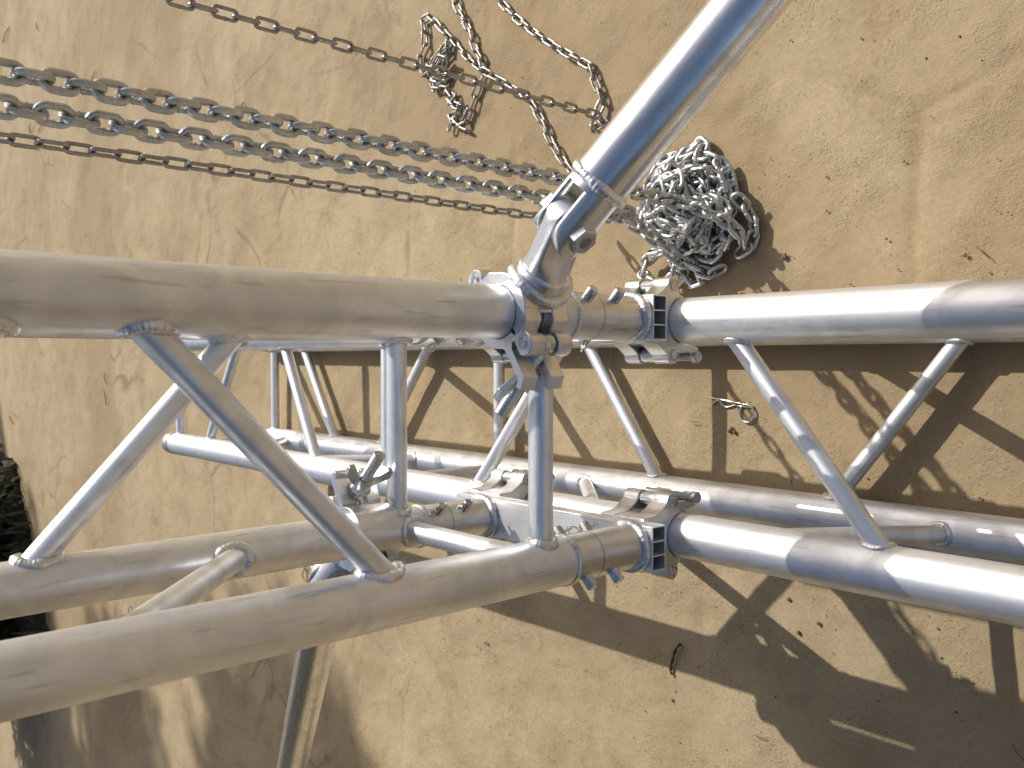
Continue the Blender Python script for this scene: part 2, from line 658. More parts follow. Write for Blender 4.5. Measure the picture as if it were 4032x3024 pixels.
def make_ground():
    xs = axis_lines(0.14, 1.9, 0.0060, -40, 80, 1.03, 0.016)
    ys = axis_lines(-0.55, 0.75, 0.0060, -60, 60, 1.03)
    X, Y = np.meshgrid(xs, ys, indexing='ij')
    # irregular cement-grouted paving : distance to the nearest joint between jittered cells
    cell = 0.34
    xw = X + 0.05 * (fbm(X, Y, 3.1, 50, 3) - 0.5)
    yw = Y + 0.05 * (fbm(X, Y, 3.1, 60, 3) - 0.5)
    jt = np.random.default_rng(5).random((128, 128, 2))
    manual = np.array([(0.29, -0.12), (0.655, -0.14), (0.47, -0.55), (1.37, 0.80), (1.70, 0.82), (1.54, 0.46)])
    f1 = np.full(X.shape, 9.0)
    f2 = np.full(X.shape, 9.0)
    ci, cj = np.floor(xw / cell).astype(int), np.floor(yw / cell).astype(int)

    def put(px, py):
        nonlocal f1, f2
        d = np.hypot(xw - px, yw - py)
        n1 = np.minimum(f1, d)
        f2 = np.minimum(f2, np.maximum(f1, d))
        f1 = n1
    for di in (-1, 0, 1, 2):
        for dj in (-1, 0, 1, 2):
            I, J = ci + di - (0), cj + dj
            off = (J % 2) * 0.5
            px = (I + off * 1.0 + 0.18 + 0.5 * (jt[I % 128, J % 128, 0] - 0.25)) * cell
            py = (J + 0.18 + 0.5 * (jt[I % 128, J % 128, 1] - 0.25)) * cell
            far = np.ones(X.shape)
            for mx, my in manual:
                far = np.where(np.hypot(px - mx, py - my) < 0.20, 0, far)
            put(np.where(far > 0, px, 99), py)
    for mx, my in manual:
        put(mx, my)
    edge = f2 - f1
    wid = 0.008 + 0.014 * fbm(X, Y, 6.0, 90, 3)
    gate = np.clip((fbm(X, Y, 2.3, 70, 3) - 0.40) / 0.16, 0, 1) * np.clip((fbm(X, Y, 16.0, 75, 3) - 0.30) / 0.25, 0, 1)
    gate = np.maximum(gate * 0.55 * np.exp(-((X - 1.2) ** 2 + Y ** 2) / 3.0), 0.75 * np.exp(-((X - 0.47) ** 2 + (Y + 0.25) ** 2) / 0.05))
    joint = np.exp(-(edge / wid) ** 2) * gate
    near = np.exp(-((X - 1) ** 2 + Y ** 2) / 60.0)
    Z = -0.0028 * joint + 0.0040 * (fbm(X, Y, 5.0, 20, 4) - 0.5) + 0.0022 * (fbm(X, Y, 30.0, 30, 3) - 0.5)
    Z += 0.02 * (fbm(X, Y, 0.35, 40, 2) - 0.5) * (1 - near) - 0.0015
    brown_tone = np.clip((0.62 - X) / 0.35 + 1.1 * (fbm(X, Y, 3.5, 80, 4) - 0.5), 0, 1) * 0.9
    brown_tone = np.maximum(brown_tone, np.clip((fbm(X, Y, 2.0, 85, 4) - 0.56) / 0.14, 0, 1) * 0.8)
    nx, ny = X.shape
    co = np.stack([X, Y, Z], -1).reshape(-1, 3).astype(np.float32)
    idx = np.arange(nx * ny).reshape(nx, ny)
    q = np.stack([idx[:-1, :-1], idx[1:, :-1], idx[1:, 1:], idx[:-1, 1:]], -1).reshape(-1, 4)
    me = bpy.data.meshes.new('ground')
    me.vertices.add(len(co))
    me.vertices.foreach_set('co', co.ravel())
    me.loops.add(q.size)
    me.loops.foreach_set('vertex_index', q.ravel().astype(np.int32))
    me.polygons.add(len(q))
    me.polygons.foreach_set('loop_start', (np.arange(len(q)) * 4).astype(np.int32))
    me.polygons.foreach_set('use_smooth', np.ones(len(q), dtype=bool))
    me.update(calc_edges=True)
    for nm, arr in (('joint', joint), ('brown_tone', brown_tone)):
        at_ = me.attributes.new(nm, 'FLOAT', 'POINT')
        at_.data.foreach_set('value', arr.ravel().astype(np.float32))
    me.materials.append(M['ground'])
    o = link('ground', me, None, Matrix.Identity(4))
    o['kind'] = 'structure'
    return o


make_ground()

# ------------------------------------------------------------------ base truss lying on the ground
RC = 0.025                       # chord radius
YA, YC = -0.0425, 0.1975         # the two chord planes
ZT, ZB = 0.265, 0.026            # upper and lower chords of the base truss
XEND = 2.10
bt = thing('lattice_truss', (1.194, 0.0775, 0), 'square aluminium lattice truss lying flat along the ground under the tower', 'truss')
EX, EY, EZ = V(1, 0, 0), V(0, 1, 0), V(0, 0, 1)
for (y, z) in ((YA, ZT), (YC, ZT), (YA, ZB), (YC, ZB)):
    ch = tube('chord', (-0.90, y, z), (XEND - 0.035, y, z), RC, 'alu_base', bt, seg=56)
    Wc = frame((XEND - 0.035, y, z), EX)
    mb = MB()
    mb.lathe([(RC * 1.03, 0.0), (RC * 1.03, 0.010), (RC * 0.97, 0.0115), (RC * 0.97, 0.0135), (RC * 1.0, 0.015), (RC * 1.0, 0.033), (RC * 0.95, 0.035), (RC * 0.72, 0.035), (RC * 0.72, 0.0)], 48, Wc, cap=False)
    mb.build('end_collar', 'alu_cast', ch, Wc)
RS = 0.0102
face_top = [((2.045, YC), (2.045, YA)), ((1.896, YC), (1.726, YA)), ((1.546, YA), (1.411, YC)), ((1.194, YA), (1.194, YC)),
            ((0.98, YC), (0.78, YA)), ((0.557, YA), (0.365, YC)), ((0.17, YC), (-0.02, YA)), ((-0.2, YA), (-0.38, YC)), ((-0.6, YA), (-0.6, YC))]
for (xa, ya), (xb, yb) in face_top:
    strut('strut', (xa, ya, ZT), (xb, yb, ZT), RC, RS, 'alu_base', bt, EX, EX, welds=(xa > 0.1, xb > 0.1), bead=0.0038)
face_bot = [((2.045, YC), (2.045, YA)), ((1.909, YA), (1.746, YC)), ((1.585, YC), (1.387, YA)), ((1.194, YA), (1.194, YC)),
            ((0.99, YA), (0.822, YC)), ((0.57, YC), (0.389, YA)), ((0.19, YA), (0.0, YC)), ((-0.2, YC), (-0.38, YA)), ((-0.6, YA), (-0.6, YC))]
for (xa, ya), (xb, yb) in face_bot:
    strut('strut', (xa, ya, ZB), (xb, yb, ZB), RC, RS, 'alu_base', bt, EX, EX, welds=(xa > 0.1, xb > 0.1), bead=0.0038)
# upright faces : (x at lower chord, x at upper chord)
for (xl, xu) in ((2.045, 2.045), (1.97, 1.75), (1.41, 1.585), (1.20, 1.194), (0.985, 0.735), (0.40, 0.575), (0.19, 0.0), (-0.2, 0.0), (-0.6, -0.6)):
    strut('strut', (xl, YC, ZB), (xu, YC, ZT), RC, RS, 'alu_base', bt, EX, EX, welds=(xl > 0.1, xu > 0.1), bead=0.0038)
for (xl, xu) in ((2.045, 2.045), (1.70, 1.89), (1.50, 1.26), (1.194, 1.194), (0.77, 0.965), (0.58, 0.40), (0.19, 0.0), (-0.2, 0.0), (-0.6, -0.6)):
    strut('strut', (xl, YA, ZB), (xu, YA, ZT), RC, RS, 'alu_base', bt, EX, EX, welds=(xl > 0.1, xu > 0.1), bead=0.0038)

# ------------------------------------------------------------------ upright tower truss
XN, XF = 0.61, 0.85              # near and far chord planes
ZC = 0.455                       # where the chords stop and the spigot sleeves begin
ZTOP = 2.35
RM = 0.0119
RT = 0.0242                      # tower chord radius
mt = thing('tower_truss', (0.73, 0.0775, ZC), 'upright square aluminium truss tower rising towards the left edge', 'truss')
CH = {'A': (XN, YA), 'C': (XN, YC), 'B': (XF, YC), 'D': (XF, YA)}
for k, (x, y) in CH.items():
    c = tube('chord', (x, y, ZC), (x, y, ZTOP), RT, 'alu', mt, seg=72)
    Wc = frame((x, y, ZC), EZ)
    add_weld(c, ring_pts(Wc, RT - 0.0022, -0.001, 160), 0.0046, ripples=48, seed=ord(k))


def P(k, z):
    return V(CH[k][0], CH[k][1], z)


members = [('A', .484, 'C', .484), ('D', .484, 'B', .484), ('B', .478, 'C', .478), ('A', .484, 'D', .484),
           ('C', .646, 'A', .873), ('D', .664, 'B', .884), ('B', .672, 'C', .895), ('A', .69, 'D', .90)]
z = 0.93
flip = False
while z < ZTOP - 0.3:
    for a, b_ in (('A', 'C'), ('B', 'D'), ('C', 'B'), ('D', 'A')):
        za, zb = (z, z + 0.2)
        members.append((a, za, b_, zb) if not flip else (a, zb, b_, za))
    flip = not flip
    z += 0.27
for a, b_ in (('A', 'C'), ('B', 'D'), ('C', 'B'), ('D', 'A')):
    members.append((a, ZTOP - 0.05, b_, ZTOP - 0.05))
for a, za, b_, zb in members:
    strut('strut', P(a, za), P(b_, zb), RT, RM, 'alu', mt, EZ, EZ, welds=(za < 1.0, zb < 1.0), bead=0.0056, n=110)

# ------------------------------------------------------------------ spring clips and pins
WIRE_R = 0.0011


def clip_path(scale=1.0):
    """R-clip in its own plane: straight leg along +x, wavy leg, ring at the right end (metres at scale 1: 66 mm long)"""
    pts = []
    pts += [(x, 0.0, 0.0) for x in np.linspace(0, 0.046, 8)]
    cx, cy, r = 0.0535, -0.0098, 0.0098
    a0 = math.radians(118)
    for i in range(1, 30):
        a = a0 - 2 * math.pi * 1.18 * i / 29
        pts.append((cx + r * math.cos(a), cy + r * math.sin(a), -0.0026 * i / 29))
    e = pts[-1]
    for x, y in ((0.0395, -0.0035), (0.0365, -0.0032), (0.030, -0.0062), (0.0255, -0.0075), (0.0215, -0.0066), (0.0155, -0.0026), (0.012, -0.0022), (0.009, -0.0040), (0.005, -0.0085)):
        pts.append((x, y, -0.0026))
    return [(a * scale, b_ * scale, c * scale) for a, b_, c in pts]


def smooth_path(pts, n=3):
    out = []
    P_ = [Vector(p) for p in pts]
    for i in range(len(P_) - 1):
        p0, p1, p2, p3 = P_[max(i - 1, 0)], P_[i], P_[i + 1], P_[min(i + 2, len(P_) - 1)]
        for k in range(n):
            t = k / n
            out.append(0.5 * ((2 * p1) + (-p0 + p2) * t + (2 * p0 - 5 * p1 + 4 * p2 - p3) * t * t + (-p0 + 3 * p1 - 3 * p2 + p3) * t ** 3))
    out.append(P_[-1])
    return out


def make_pin(parent, x, y, z, az, clip_tilt):
    """pin through a sleeve; head at azimuth az, its tail with a spring clip on the other side"""
    d = V(math.cos(az), math.sin(az), 0)
    W = frame(V(x, y, z), d, EZ)
    r = 0.0058
    mb = MB()
    mb.lathe([(r * .8, 0.0362), (r, 0.0348), (r, 0.0235)], 20, W)
    mb.lathe([(r * .98, 0.03), (r * .98, -0.034), (r * .8, -0.0365)], 20, W)
    pin = mb.build('coupler_pin', 'zinc', parent, W)
    Wt = W @ Matrix.Translation((0, 0, -0.031)) @ Matrix.Rotation(clip_tilt, 4, 'Z') @ Matrix.Rotation(math.radians(90), 4, 'X') @ Matrix.Translation((-0.014, 0.002, 0))
    mb = MB().sweep([Wt @ p for p in smooth_path(clip_path(0.50), 2)], 0.0008, 6)
    mb.build('spring_clip', 'steel', pin, W)
    return pin


# ------------------------------------------------------------------ the two foot bars that carry the tower on the base truss
BZ0, BZ1 = 0.331, 0.353          # box tube bottom / top
BX0, BX1 = 0.580, 0.905


def saddle_outline():
    """half coupler profile across the chord, (y, z) from the chord axis"""
    top = BZ0 - ZT
    pts = []
    for i in range(17):
        a = math.radians(176 - 172 * i / 16)
        pts.append((0.0258 * math.cos(a), 0.0258 * math.sin(a)))
    bc, br = (0.0385, 0.0165), 0.0098
    for i in range(10):
        a = math.radians(-120 + 210 * i / 9)
        pts.append((bc[0] + br * math.cos(a), bc[1] + br * math.sin(a)))
    pts += [(0.0325, 0.034), (0.0265, 0.045), (0.0255, top)]
    left = [(-x, y) for x, y in pts[17:]]
    return pts + left[::-1]


def saddle_core():
    top = BZ0 - ZT
    pts = []
    for i in range(17):
        a = math.radians(160 - 140 * i / 16)
        pts.append((0.0258 * math.cos(a), 0.0258 * math.sin(a)))
    pts += [(0.0285, 0.014), (0.0285, 0.034), (0.0260, 0.045), (0.0250, top), (-0.0250, top), (-0.0260, 0.045), (-0.0285, 0.034), (-0.0285, 0.014)]
    return pts


def jaw_outline():
    pts = []
    for i in range(19):
        a = math.radians(184 + 172 * i / 18)
        pts.append((0.0258 * math.cos(a), 0.0258 * math.sin(a)))
    for i in range(19):
        a = math.radians(356 - 172 * i / 18)
        pts.append((0.0312 * math.cos(a), 0.0312 * math.sin(a)))
    return pts


def foot_bar(y, inner, label):
    """inner = +1 / -1: side on which the clamp jaws hang"""
    t = thing('foot_bar', (0.74, y, ZT + RC), label, 'clamp bar', 'foot bars under the tower')
    Wb = Matrix((V(0, 1, 0), V(0, 0, 1), V(1, 0, 0))).transposed().to_4x4()      # local x->Y, y->Z, z->X
    Wb.translation = V(0, y, 0)
    w, h = 0.0235, BZ1 - BZ0
    th = 0.0016
    mb = MB()
    mb.box((-w, BZ0, BX0), (w, BZ0 + th, BX1), Wb)
    mb.box((-w, BZ1 - th, BX0), (w, BZ1, BX1), Wb)
    for xx in (-w, -0.0083, 0.0083 - th, w - th):
        mb.box((xx + (0.0002 if xx == -w else 0), BZ0 + 0.0002, BX0 + (0.0004 if abs(xx) < 0.02 else -0.0002)), (xx + th - (0.0002 if xx > 0.02 else 0), BZ1 - 0.0002, BX1 + 0.0002), Wb)
    mb.build('box_tube', 'alu_base', t, Wb)
    # spigot sleeves up into the tower chords
    for xk in (XN, XF):
        Ws = frame((xk, y, BZ1), EZ)
        L = ZC - BZ1 - 0.002
        g = L * 0.66
        mb = MB()
        r = 0.0236
        mb.lathe([(r, 0), (r, g - 0.0004)], 64, Ws)
        mb.lathe([(r - 0.0016, g - 0.001), (r - 0.0016, g + 0.002)], 64, Ws)
        mb.lathe([(r, g + 0.0006), (r, L + 0.001)], 64, Ws)
        s = mb.build('spigot_sleeve', 'alu_cast', t, Ws)
        pts = []
        for i in range(120):
            a = 2 * math.pi * i / 120
            pts.append(Ws @ V((r + 0.0008) * math.cos(a), (r - 0.001) * math.sin(a), 0.0016 + 0.0025 * math.sin(2 * a + 1) ** 2))
        add_weld(s, pts, 0.0058, ripples=36, seed=int(xk * 100 + y * 1000))
        if y < 0:
            az = math.radians(225) if xk == XN else math.radians(315)
        else:
            az = math.radians(135) if xk == XN else math.radians(45)
        for zz in (0.4375, 0.3985):
            make_pin(t, xk, y, zz, az, random.uniform(-0.9, 0.9))
    # half couplers gripping the chord below
    for xc in (0.642, 0.878):
        x0, x1 = xc - 0.033, xc + 0.031
        Wc = Wb.copy()
        Wc.translation = V(0, y, ZT)
        W0 = frame((xc, y, ZT), EX)
        mb = MB()
        so = saddle_outline()
        mb.prism(so, x0, x0 + 0.024, Wc)
        mb.prism(so, x1 - 0.022, x1, Wc)
        mb.prism(saddle_core(), x0 + 0.024, x1 - 0.022, Wc)
        cl = mb.build('half_coupler', 'alu_cast', t, W0)
        for sgn in (-1, 1):
            mb = MB()
            Wp = frame((x0, y + sgn * 0.0385, ZT + 0.0165), EX)
            mb.lathe([(0.0040, -0.0012), (0.0064, -0.0012), (0.0066, 0.0005), (0.0066, 0.063), (0.0058, 0.0655)], 20, Wp, cap=True)
            mb.lathe([(0.0085, 0.0245), (0.0085, 0.0405)], 22, Wp)
            mb.build('hinge_pin', 'zinc', cl, Wp)
        mb = MB()
        mb.prism(jaw_outline(), x0 + 0.010, x1 - 0.004, Wc)
        # two flanges with a slot between, lips on their ends
        yb = inner * 0.030
        for a, b_ in ((x0 + 0.006, x0 + 0.026), (x1 - 0.020, x1)):
            ol = [(yb, 0.012), (yb + inner * 0.0065, 0.012), (yb + inner * 0.0065, -0.030), (yb + inner * 0.014, -0.033), (yb + inner * 0.014, -0.037), (yb, -0.037), (yb - inner * 0.004, -0.02)]
            if inner < 0:
                ol = ol[::-1]
            mb.prism(ol, a, b_, Wc)
        jw = mb.build('clamp_jaw', 'alu_cast', t, W0)
        mb = MB()
        Wp = frame((x0 - 0.003, y + inner * 0.0405, ZT - 0.020), EX)
        mb.lathe([(0.006, -0.004), (0.0068, -0.003), (0.0068, 0.004), (0.0048, 0.004), (0.0048, 0.07)], 16, Wp)
        mb.build('jaw_bolt', 'zinc', jw, Wp)
    return t


foot_bar(YA, 1, 'rectangular foot bar clamped on the base truss chord nearest the diagonal brace')
foot_bar(YC, -1, 'rectangular foot bar clamped on the base truss chord away from the chains')


# ------------------------------------------------------------------ outrigger braces with their couplers
def arc(r, a0, a1, n):
    return [(r * math.cos(math.radians(a0 + (a1 - a0) * i / n)), r * math.sin(math.radians(a0 + (a1 - a0) * i / n))) for i in range(n + 1)]


def circ(cx, cy, r, a0, a1, n):
    return [(cx + x, cy + y) for x, y in arc(r, a0, a1, n)]


def brace_coupler(parent, x, y, zc, az, bolt_side):
    """swing-bolt coupler round an upright chord; local x towards the brace, hinge lugs at +-y"""
    W = frame((x, y, zc), EZ, V(math.cos(az), math.sin(az), 0))
    h = 0.0265
    s = bolt_side
    ri, ro, ly = 0.0248, 0.0335, 0.0445

    def fl(o):
        return [(a, b_ * s) for a, b_ in o] if s > 0 else [(a, b_ * s) for a, b_ in o][::-1]
    mb = MB()
    # front half: lug on the hinge side (-y) and slotted lug on the bolt side (+y)
    body = arc(ri, -86, 86, 18) + [(0.0015, 0.036), (0.010, 0.037), (0.020, 0.034)] + arc(ro + 0.003, 48, -48, 14) + [(0.020, -0.034), (0.010, -0.037), (0.0015, -0.036)]
    bodym = arc(ri, -86, 52, 14) + arc(ro + 0.003, 50, -48, 12) + [(0.020, -0.034), (0.010, -0.037), (0.0015, -0.036)]
    lug = circ(0.001, ly, 0.0112, -70, 160, 10) + [(-0.004, 0.030), (0.012, 0.030)]
    mb.prism(fl(body), -h, -0.0075, W)
    mb.prism(fl(body), 0.0075, h, W)
    mb.prism(fl(bodym), -0.0075, 0.0075, W)
    lug2 = circ(0.0012, -ly, 0.0108, 70, -160, 10) + [(-0.002, -0.030), (0.012, -0.030)]
    for a, b_ in ((-h + 0.0002, -0.0078), (0.0078, h - 0.0002)):
        mb.prism(fl(lug), a, b_, W)
        mb.prism(fl(lug2), a, b_, W)
    fr = mb.build('coupler_saddle', 'alu_cast', parent, W)
    for yy in (ly, -ly):
        mb = MB()
        Wp = W @ Matrix.Translation((0.001, yy * s, 0))
        mb.lathe([(0.0030, h - 0.003), (0.0030, h + 0.0003), (0.0055, h + 0.0006), (0.0055, -h - 0.0006), (0.003, -h - 0.0006)], 20, Wp, cap=True)
        mb.build('hinge_pin', 'zinc', fr, Wp)
    # back half
    mb = MB()
    back = arc(ri, 94, 266, 18) + [(-0.0015, -0.035)] + arc(ro, 256, 104, 16) + [(-0.0015, 0.035)]
    mb.prism(fl(back), -h + 0.0006, h - 0.0006, W)
    bl = circ(0.0005, -ly, 0.0100, 60, 300, 10) + [(-0.010, -0.028)]
    mb.prism(fl(bl), -0.0072, 0.0072, W)
    # forked flange for the swing bolt, cranked outwards, lip on the end
    for a, b_ in ((-h + 0.001, -0.0080), (0.0080, h - 0.001)):
        arm = [(-0.0025, 0.033), (-0.0065, 0.033), (-0.0235, 0.062), (-0.0195, 0.0665), (-0.0135, 0.0655), (0.0005, 0.040)]
        arm = [(-0.012, 0.026), (-0.0205, 0.031), (-0.0275, 0.060), (-0.0345, 0.0635), (-0.0325, 0.0690), (-0.0205, 0.0645), (-0.0130, 0.036), (-0.0060, 0.030)]
        mb.prism(fl(arm), a, b_, W)
    mb.build('coupler_jaw', 'alu_cast', parent, W)
    # swing bolt
    Wb = W @ Matrix.Translation((0.001, ly * s, 0)) @ Matrix.Rotation(math.radians(-90), 4, 'Y')
    mb = MB()
    mb.lathe(thread_prof(0.0066, 0.004, 0.088), 24, Wb)
    We = W @ Matrix.Translation((0.001, ly * s, 0))
    mb.lathe([(0.009, -0.0065), (0.0098, -0.0055), (0.0098, 0.0055), (0.009, 0.0065)], 24, We)
    sb = mb.build('swing_bolt', 'zinc', parent, Wb)
    mb = MB()
    mb.lathe([(0.0128, 0.0300), (0.0128, 0.0322), (0.0116, 0.0324), (0.0116, 0.0345), (0.0104, 0.0347), (0.0102, 0.041), (0.0086, 0.046), (0.0064, 0.046)], 28, Wb)
    for q in (-1, 1):
        wing = [(q * 0.006, 0.036), (q * 0.012, 0.0365), (q * 0.027, 0.052), (q * 0.027, 0.063), (q * 0.020, 0.065), (q * 0.0065, 0.046)]
        if q > 0:
            wing = wing[::-1]
        Ww = Wb @ Matrix.Rotation(math.radians(-12), 4, 'Z') @ Matrix.Rotation(math.radians(90), 4, 'X')
        mb.prism(wing, -0.0030, 0.0030, Ww)
    mb.build('wing_nut', 'zinc', sb, Wb)
    return W


def loft(mb, W, secs):
    """secs: list of (z, [(x,y)...]) equal-length outlines"""
    n = len(secs[0][1])
    vs = []
    for z_, o in secs:
        vs += [(a, b_, z_) for a, b_ in o]
    fs = []
    for j in range(len(secs) - 1):
        for i in range(n):
            k = (i + 1) % n
            fs.append([j * n + i, j * n + k, (j + 1) * n + k, (j + 1) * n + i])
    mb.add(vs, fs, True, W)
    mb.add(vs[:n], [list(range(n - 1, -1, -1))], False, W)
    mb.add(vs[-n:], [list(range(n))], False, W)


def outrigger(label, chord_xy, zc, az_deg, root, pivot, a_pt, b_pt, length, bolt_side, brace_r=0.0243):
    az = math.radians(az_deg)
    hd = V(math.cos(az), math.sin(az), 0)
    a_pt, b_pt, root, pivot = Vector(a_pt), Vector(b_pt), Vector(root), Vector(pivot)
    t = (b_pt - a_pt).normalized()
    th = thing('outrigger_brace', (chord_xy[0], chord_xy[1], zc), label, 'brace', 'outrigger braces of the tower')
    W = brace_coupler(th, chord_xy[0], chord_xy[1], zc, az, bolt_side)
    bax = EZ.cross(hd).normalized()              # pivot bolt axis, horizontal
    # tongue
    ld = (pivot - root).normalized()
    Wt = frame(root, ld, bax)                    # local x = bolt axis
    L = (pivot - root).length
    R_, hb = 0.0222, 0.0098
    mb = MB()
    mb.lathe([(0.0235, -0.022), (0.0240, -0.004), (0.0250, 0.0035), (0.0245, 0.0085), (R_, 0.0095)], 48, Wt)
    secs = []

    def sec(nmax, bmax):
        o = []
        for i in range(40):
            a = 2 * math.pi * i / 40
            x, y = R_ * math.cos(a), R_ * math.sin(a)
            x = max(-bmax, min(bmax, x))
            y = max(-nmax, min(nmax, y))
            o.append((x, y))
        return o
    secs.append((0.006, sec(R_, R_)))
    secs.append((0.011, sec(R_, R_)))
    secs.append((0.024, sec(R_, hb)))
    secs.append((L * 0.9, sec(R_, hb)))
    for i in range(9):
        a = math.pi / 2 * i / 8
        secs.append((L + R_ * math.sin(a), sec(max(R_ * math.cos(a), 0.0015), hb)))
    loft(mb, Wt, secs)
    tg = mb.build('tongue', 'alu_cast', th, Wt)
    add_weld(tg, [Wt @ V(0.0250 * math.cos(a), 0.0250 * math.sin(a), -0.006 - 0.0035 * math.cos(2 * a)) for a in [2 * math.pi * i / 120 for i in range(120)]], 0.0062, ripples=40, seg=9, seed=int(az_deg))
    # fork and tube
    Wf = frame(pivot, t, bax)
    fl_ = 0.043                                   # pivot to weld
    R2 = brace_r - 0.0010
    mb = MB()
    for sg in (-1, 1):
        secs = []

        def cheek(nm):
            o = []
            n = 12
            for i in range(n + 1):
                y = -nm + 2 * nm * i / n
                o.append((math.sqrt(max(R2 * R2 - y * y, 0.0102 ** 2 + 1e-8)), y))
            o += [(0.0102, nm * (1 - 2 * i / 4)) for i in range(5)]
            o = [(sg * a, b_) for a, b_ in o]
            return o if sg > 0 else o[::-1]
        nm = 0.0214
        for i in range(8):
            a = math.pi / 2 * (1 - i / 7)
            secs.append((-0.0225 * math.sin(a), cheek(max(nm * math.cos(a), 0.002))))
        secs.append((fl_ - 0.012, cheek(nm)))
        secs.append((fl_ - 0.007, cheek(nm)))
        loft(mb, Wf, secs)
    mb.lathe([(R2, fl_ - 0.010), (R2, fl_ + 0.004)], 56, Wf)
    fk = mb.build('fork', 'alu_cast', th, Wf)
    tb = tube('brace_tube', pivot + t * fl_, pivot + t * length, brace_r, 'alu_shiny', th, seg=72)
    add_weld(tb, ring_pts(frame(pivot + t * fl_, t), brace_r - 0.0028, 0.0005, 180), 0.0058, ripples=40, seg=9, seed=3 + int(az_deg))
    # pivot bolt, hex both ends
    Wp = frame(pivot, bax)
    mb = MB()
    mb.lathe([(0.0062, -0.03), (0.0062, 0.03)], 20, Wp)
    for z0, z1 in ((0.0165, 0.0285), (-0.0300, -0.0165)):
        hx = hexpts(0.0132)
        hi = hexpts(0.0116)
        zz0, zz1 = (z0, z1) if z0 > 0 else (z1, z0)
        e = 0.0012 if z0 > 0 else -0.0012
        vs = [(a, b_, zz0) for a, b_ in hx] + [(a, b_, zz1 - e) for a, b_ in hx] + [(a, b_, zz1) for a, b_ in hi]
        fs = []
        for j in (0, 1):
            for i in range(6):
                k = (i + 1) % 6
                q = [j * 6 + i, j * 6 + k, j * 6 + 6 + k, j * 6 + 6 + i]
                fs.append(q if z0 > 0 else q[::-1])
        fs.append(list(range(12, 18)) if z0 > 0 else list(range(17, 11, -1)))
        mb.add(vs, fs, False, Wp)
    mb.build('pivot_bolt', 'zinc', th, Wp)
    # foot at the far end
    e = pivot + t * length
    mb = MB()
    We = frame((e.x, e.y, 0.0), EZ)
    mb.lathe([(0.055, 0.0), (0.055, 0.008), (0.02, 0.014), (0.014, 0.03), (0.014, max(e.z, 0.04))], 32, We)
    mb.build('foot_plate', 'rubber', th, We)
    return th


def lerp(a, b_, t):
    return Vector(a) * (1 - t) + Vector(b_) * t


outrigger('shiny aluminium diagonal brace tube crossing the top of the picture, pinned to the tower', CH['A'], 0.512, 228,
          (0.5815, -0.0745, 0.5095), (0.5421, -0.1179, 0.5180), (0.5018, -0.1627, 0.5016), (0.3955, -0.2800, 0.4615), 1.95, -1, 0.0258)
outrigger('shadowed aluminium brace tube running down out of the bottom edge, pinned to the tower', CH['B'], 0.527, 45,
          (0.8775, 0.2250, 0.527), (0.9180, 0.2655, 0.535), (1.0322, 0.3797, 0.4784 + 0.010), (1.3204, 0.6679, 0.3641 + 0.006), 1.75, -1)


# ------------------------------------------------------------------ chains
def link_mesh(name, pitch, d, wout, mat, npath=22, nring=8):
    r = d / 2
    c = (wout - d) / 2
    h = (pitch + d) / 2 - c
    pts = []
    m = npath // 2
    for i in range(m):
        a = -math.pi / 2 + math.pi * i / (m - 1)
        pts.append(V(h + c * math.cos(a), c * math.sin(a), 0))
    for i in range(m):
        a = math.pi / 2 + math.pi * i / (m - 1)
        pts.append(V(-h + c * math.cos(a), c * math.sin(a), 0))
    # small weld swelling in the middle of one side
    mb = MB().sweep(pts, r, nring, closed=True)
    wpts = [V(0.0009 * math.cos(0) * k, c, 0) for k in (-1.6, -1.2, 0, 1.2, 1.6)]
    mb.sweep(wpts, lambda i: r * (0.98, 1.10, 1.13, 1.10, 0.98)[i], nring, closed=False)
    return mb.mesh(name, mat)


def resample(path, step):
    P_ = [Vector(p) for p in path]
    out, acc, i, p = [P_[0].copy()], 0.0, 0, P_[0].copy()
    while i < len(P_) - 1:
        d = (P_[i + 1] - p).length
        need = step - acc
        if d >= need:
            p = p + (P_[i + 1] - p).normalized() * need
            out.append(p.copy())
            acc = 0.0
        else:
            acc += d
            p = P_[i + 1].copy()
            i += 1
    return out


def lay_links(parent, mesh, path, pitch, roll0=0.0, jitter=0.06, limit=None):
    pts = resample(path, pitch)
    n = 0
    for i in range(len(pts) - 1):
        a, b_ = pts[i], pts[i + 1]
        t = (b_ - a).normalized()
        up = V(0, 0, 1) if abs(t.z) < 0.8 else V(math.cos(0.5), math.sin(0.5), 0)
        up = (up - t * up.dot(t)).normalized()
        rl = roll0 + (math.pi / 2 if i % 2 else 0) + random.uniform(-jitter, jitter)
        zax = Matrix.Rotation(rl, 3, t) @ up
        yax = zax.cross(t)
        W = Matrix((t, yax, zax)).transposed().to_4x4()
        W.translation = (a + b_) / 2
        link('link', mesh, parent, W)
        n += 1
    return n


def unproject(u, v, z=0.008):
    """a place seen in the photograph, put on the ground plane at height z"""
    f = 3495.27
    d = _right * ((u - 2016) / f) + _down * ((v - 1512) / f) + _fwd
    t = (z - CAMH) / d.z
    return V(0, 0, CAMH) + d * t


lm = link_mesh('load_link', 0.0195, 0.0067, 0.0215, 'chain', 24, 9)
hm = link_mesh('hand_link', 0.0248, 0.0045, 0.0155, 'hand', 22, 7)

